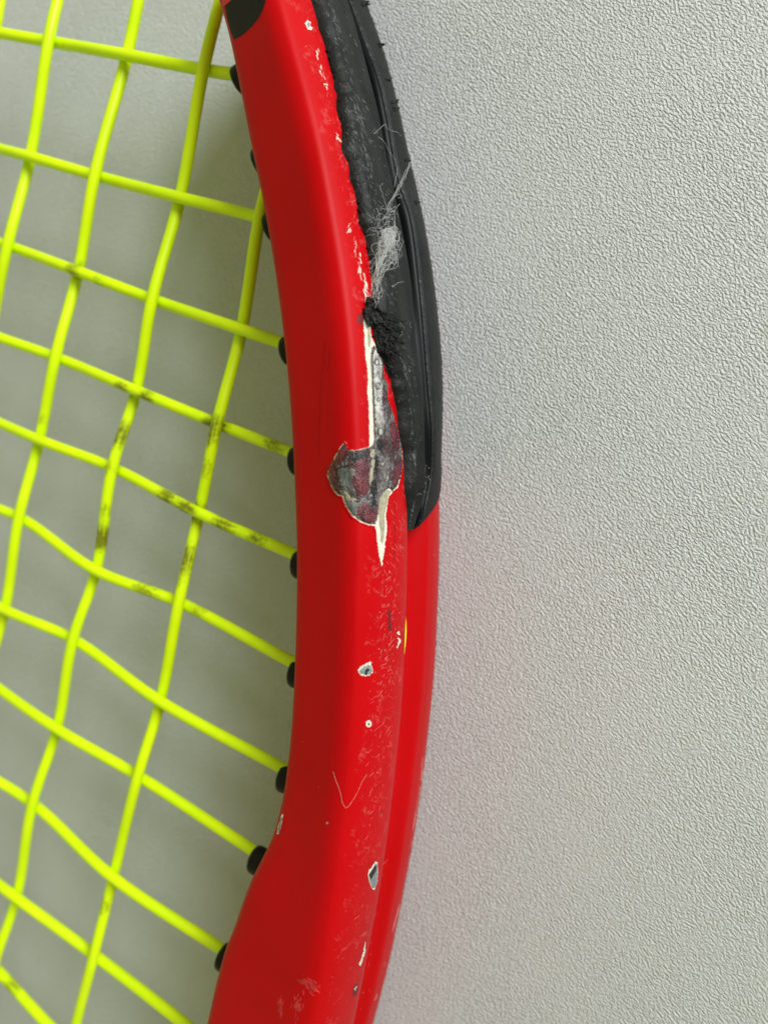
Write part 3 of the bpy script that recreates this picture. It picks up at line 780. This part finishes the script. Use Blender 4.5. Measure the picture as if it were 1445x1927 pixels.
# ------------------------------------------------------------------ grommets
def build_grommet(tip_px, parent, length=5.0, rt=1.5, rz=1.45, lean=0):
    tip = at(*tip_px, ZC)
    i = int(np.argmin(np.sum((Po - NO * Wd[:, None] - tip[:2]) ** 2, 1)))
    ax = np.array([-NO[i][0], -NO[i][1], 0.0])
    c, s = math.cos(lean), math.sin(lean); ax = np.array([ax[0] * c - ax[1] * s, ax[0] * s + ax[1] * c, 0])
    tg = np.array([-ax[1], ax[0], 0]); up = np.array([0, 0, 1.0])
    pr = [(.34, -.9), (.40, -.06), (.52, 0), (.78, -.02), (.92, -.12), (.99, -.34), (1.0, -.7), (1.0, -length)]
    n = 28; V = []; F = []
    for r, a in pr:
        for k in range(n):
            q = 2 * math.pi * k / n; V.append((tip + ax * a + tg * r * rt * math.cos(q) + up * r * rz * math.sin(q)) * MM)
    for a in range(len(pr) - 1):
        for k in range(n):
            k2 = (k + 1) % n; F.append((a * n + k, a * n + k2, (a + 1) * n + k2, (a + 1) * n + k))
    F.append(tuple(range(n))[::-1])
    me = mesh("grommet", V, F)
    bm = bmesh.new(); bm.from_mesh(me); bmesh.ops.recalc_face_normals(bm, faces=bm.faces); bm.to_mesh(me); bm.free()
    link("grommet", me, MT['grom'], parent)
for px in ((446, 156), (484, 309), (505, 432), (535, 662), (551, 868), (556, 1062), (550, 1266), (529, 1462), (476, 1615), (416, 1797)):
    build_grommet(px, racket)

# ------------------------------------------------------------------ torn rubber, frayed edge
def strand(px0, px1, n, amp, lift0, lift1, r, seed, target=hit_any):
    out = []; last = None
    for i in range(n):
        f = i / (n - 1)
        x = px0[0] + (px1[0] - px0[0]) * f + amp * fbm(f * 3, seed, 1); y = px0[1] + (px1[1] - px0[1]) * f + amp * fbm(f * 3, seed, 7)
        h = target(x, y)
        if h is None:
            if last is None: return None
            # past the silhouette: carry on at the depth of the last contact
            d = Vector(ray(x, y)); t = (last - CAMP).dot(d); p = CAMP + d * t
        else: p = h[0] + h[1] * ((lift0 + (lift1 - lift0) * f) * MM)
        if last is not None and (p - last).length > .004: return None
        last = p; out.append(np.array(p) / MM)
    return tube(np.array(out), [r * (1 - .5 * i / n) for i in range(n)], 5)
def join_tubes(name, parts, m, parent=None):
    V = []; F = []
    for t in parts:
        if t is None: continue
        o = len(V); V += t[0]; F += [tuple(q + o for q in f) for f in t[1]]
    return link(name, mesh(name, V, F), m, parent)
rg = random.Random(11); fr = []
# torn lump at the wound's head
for _ in range(34):
    x = rg.uniform(684, 700); y = rg.uniform(562, 596); fr.append(strand((x, y), (x + rg.uniform(4, 18), y + rg.uniform(6, 26)), 9, 4, rg.uniform(.05, .45), rg.uniform(.05, .4), rg.uniform(.12, .28), rg.random() * 90))
for _ in range(70):
    x = rg.uniform(700, 738); y = rg.uniform(580, 645) + .5 * (x - 715); a = rg.gauss(1.0, .35); ln = rg.uniform(8, 32)
    fr.append(strand((x, y), (x + 1.3 * ln * math.cos(a), y + 1.3 * ln * math.sin(a)), 12, 8, rg.uniform(.0, .15), rg.uniform(.0, .4) if rg.random() < .4 else .02, rg.uniform(.04, .15), rg.random() * 90))
for _ in range(60):
    x = rg.uniform(704, 728); y = x * 1.9 - 700 + rg.uniform(-10, 12); ln = rg.uniform(8, 30); a = rg.uniform(.9, 1.35)
    fr.append(strand((x, y), (x + ln * math.cos(a), y + ln * math.sin(a)), 7, 3, .0, rg.uniform(.0, .2), rg.uniform(.04, .10), rg.random() * 90))
# ragged nibs along the worn edge
for _ in range(36):
    k = rg.randrange(2, 27); f = rg.random(); x = edge_px[k][0] * (1 - f) + edge_px[k + 1][0] * f; y = edge_px[k][1] * (1 - f) + edge_px[k + 1][1] * f
    ln = rg.uniform(2, 8); a = rg.uniform(.6, 1.5)
    fr.append(strand((x + 6 * rg.random(), y), (x + 5 + ln * math.cos(a), y + ln * math.sin(a)), 5, 2, .05, .12, rg.uniform(.04, .10), rg.random() * 90))
join_tubes("frayed_rubber", fr, MT['rubber'], bumper)
nib = []
for (x, y, n, s) in ((690, 8, 10, 7), (746, 192, 9, 5), (749, 205, 5, 4), (735, 150, 3, 3), (722, 85, 4, 3), (790, 380, 3, 2), (771, 300, 3, 2)):
    for _ in range(n):
        nib.append(strand((x - 6 - rg.random() * 4, y + rg.uniform(-3, 3)), (x + rg.uniform(0, s), y + rg.uniform(-s, s)), 5, 2, .02, .1, rg.uniform(.05, .12), rg.random() * 60))
join_tubes("frayed_edge", nib, MT['rubber'], bumper)

sc = []; rs_ = random.Random(5)
LEFT = np.array(edge_px, float)
for _ in range(420):
    y = rs_.choice([rs_.uniform(20, 560), rs_.uniform(180, 420), rs_.uniform(600, 960)])
    x0 = float(np.interp(y, LEFT[:, 1], LEFT[:, 0])); x = x0 + (rs_.gauss(24, 9) if rs_.random() < .6 and y < 560 else rs_.uniform(8, 74)); ln = rs_.uniform(2, 11); a = math.radians(rs_.gauss(55, 16))
    if x > float(np.interp(y, [0, 133, 212, 319, 410, 516, 632, 749, 904, 942], [654, 692, 712, 732, 752, 771, 782, 795, 801, 797])) - 7: continue
    sc.append((wob((x, y), (x + ln * math.cos(a), y + ln * math.sin(a)), 4, .9, rs_.random() * 70), rs_.uniform(.25, .8)))
ribbons("rubber_scratches", sc, MT['rubscratch'], bumper, target=lambda x, y: hit(x, y, BVHB), lift=.012, stuff=True)

# ------------------------------------------------------------------ lint, hair, dust (things that only rest on the racket)
lint = []
def curl(x0, y0, x1, y1, amp, n, lift, r, seed): return strand((x0, y0), (x1, y1), n, amp, lift, lift * rg.uniform(.4, 1.5), r, seed)
def loop(cx, cy, r, lift, rad, turns, seed, sx=1.0):
    n = int(10 * turns) + 6; out = []; a0 = rg.random() * 6.28
    for i in range(n):
        f = i / (n - 1); a = a0 + 6.28 * turns * f; rr = r * (.75 + .5 * f) + 2 * fbm(f * 3, seed)
        x = cx + sx * rr * math.cos(a) + 5 * fbm(f * 2, seed, 3); y = cy + rr * 1.25 * math.sin(a) + 9 * (f - .5)
        h = hit_any(x, y)
        if h is None: return None
        out.append(np.array(h[0] + h[1] * ((lift * (.5 + .8 * abs(fbm(f * 3, seed, 8)))) * MM)) / MM)
    return tube(smooth(np.array(out), 2), rad, 5)
for _ in range(78):                           # dense head of the tuft
    x = 722 + rg.gauss(0, 5.2); y = 436 + rg.uniform(-8, 30)
    lint.append(curl(x, y, x + rg.uniform(-9, 7), y + rg.uniform(14, 40), rg.uniform(3, 9), 12, rg.uniform(.2, 1.0), rg.uniform(.009, .014), rg.random() * 99))
for _ in range(42):                            # loops on its right
    lint.append(loop(727 + rg.gauss(0, 7), rg.uniform(440, 500), rg.uniform(4, 11), rg.uniform(.2, 1.0), rg.uniform(.008, .012), rg.uniform(.6, 1.5), rg.random() * 90, .8))
for _ in range(44):                            # strands drawn out downwards
    x = 719 + rg.gauss(0, 5); y = rg.uniform(455, 500)
    lint.append(curl(x, y, 706 + rg.gauss(0, 4) + max(0, 545 - y - 60) * .05, y + rg.uniform(40, 75), rg.uniform(3, 7), 12, rg.uniform(.1, .5), rg.uniform(.008, .013), rg.random() * 99))
for _ in range(26):
    lint.append(loop(708 + rg.gauss(0, 5), rg.uniform(520, 575), rg.uniform(3, 9), rg.uniform(.1, .5), .009, rg.uniform(.4, 1.0), rg.random() * 90, .6))
for _ in range(11):                            # loose curls round the head
    lint.append(loop(720 + rg.gauss(0, 10), rg.uniform(404, 440), rg.uniform(5, 14), rg.uniform(.2, .9), .009, rg.uniform(.3, 1.0), rg.random() * 90))
for _ in range(16):
    x = 712 + rg.gauss(0, 9); y = rg.uniform(410, 520); lint.append(curl(x, y, x - rg.uniform(5, 20), y + rg.uniform(-8, 14), 5, 12, .3, .008, rg.random() * 99))
def guided(pts, jit, lift, r, seed):
    C = resample(catmull(pts, 10), 30); out = []; last = None
    for i, (x, y) in enumerate(C):
        x += jit * fbm(i * .15, seed, 0); y += jit * fbm(i * .15, seed, 9)
        h = hit_any(x, y)
        if h is None:
            if last is None: continue
            d = Vector(ray(x, y)); p = CAMP + d * (last - CAMP).dot(d)
        else:
            p = h[0] + h[1] * (lift * MM)
            if last is not None:
                d = Vector(ray(x, y)); tl = (last - CAMP).dot(d); th = (p - CAMP).length
                p = CAMP + d * (tl * .6 + min(th, tl + .0008) * .4)
        last = p; out.append(np.array(p) / MM)
    return tube(smooth(np.array(out), 2), r, 5)
for k in range(5):
    lint.append(guided([(727, 402), (733, 385), (741, 368), (750, 350), (760, 332), (771, 307)], 6, .8, .008, k * 7.3))
lint.append(guided([(773, 309), (774, 325), (768, 338), (760, 342), (752, 355), (741, 375)], 1.5, .8, .011, 1))
lint.append(guided([(700, 253), (712, 258), (724, 268), (732, 285), (743, 300), (748, 318), (745, 335), (741, 352)], 1.5, .6, .012, 5))
lint.append(guided([(700, 253), (708, 248), (716, 240), (727, 233)], 1, .4, .010, 6)); lint.append(guided([(726, 240), (738, 246), (748, 249), (755, 256)], 1, .4, .010, 7))
lint.append(guided([(741, 390), (743, 410), (743, 440), (741, 465), (735, 490)], 2, .7, .011, 8)); lint.append(guided([(713, 348), (717, 358), (722, 372), (728, 392)], 1, .4, .010, 9))
lint.append(guided([(713, 391), (727, 393), (738, 391), (745, 388)], 1.5, .5, .011, 14)); lint.append(guided([(735, 540), (745, 535), (752, 531), (760, 530)], 1, .3, .009, 15))
lint.append(guided([(746, 370), (750, 365), (755, 367), (754, 372), (748, 372)], .3, .5, .010, 17))
tuft = join_tubes("lint_tuft", lint, MT['lint'])
tuft['label'] = 'tuft of fine white lint fibres caught on the black bumper guard'; tuft['category'] = 'lint'
hr = [guided([(627, 1452), (632, 1470), (640, 1490), (645, 1512), (650, 1521)], 1.2, .05, .013, 21), guided([(650, 1521), (655, 1518), (664, 1506), (673, 1490), (681, 1472), (690, 1458)], 1.5, .05, .012, 22)]
hair = join_tubes("hair_strand", hr, MT['hair']); hair['label'] = 'thin pale hair bent in a V on the red frame below the white chips'; hair['category'] = 'hair'
def crumbs():
    V = []; F = []
    for _ in range(30):
        x = rg.gauss(801, 4); y = rg.gauss(903, 18); h = hit_any(x, y)
        if h is None: continue
        bm = bmesh.new(); bmesh.ops.create_icosphere(bm, subdivisions=1, radius=rg.uniform(.03, .10) * MM)
        o = len(V); c = h[0] + h[1] * .05 * MM
        for v in bm.verts: V.append(c + v.co * rg.uniform(.7, 1.3))
        bm.verts.index_update()
        for f in bm.faces: F.append(tuple(v.index + o for v in f.verts))
        bm.free()
    o = link("dust_crumbs", mesh("dust_crumbs", V, F), MT['crumb'])
    o['kind'] = 'stuff'; o['label'] = 'grey dust crumbs lodged in the lower end of the bumper groove'; o['category'] = 'dust'
crumbs()

# everything under the racket was built in world space: undo the parent's offset on its direct parts
for ch in racket.children: ch.matrix_parent_inverse = _RINV
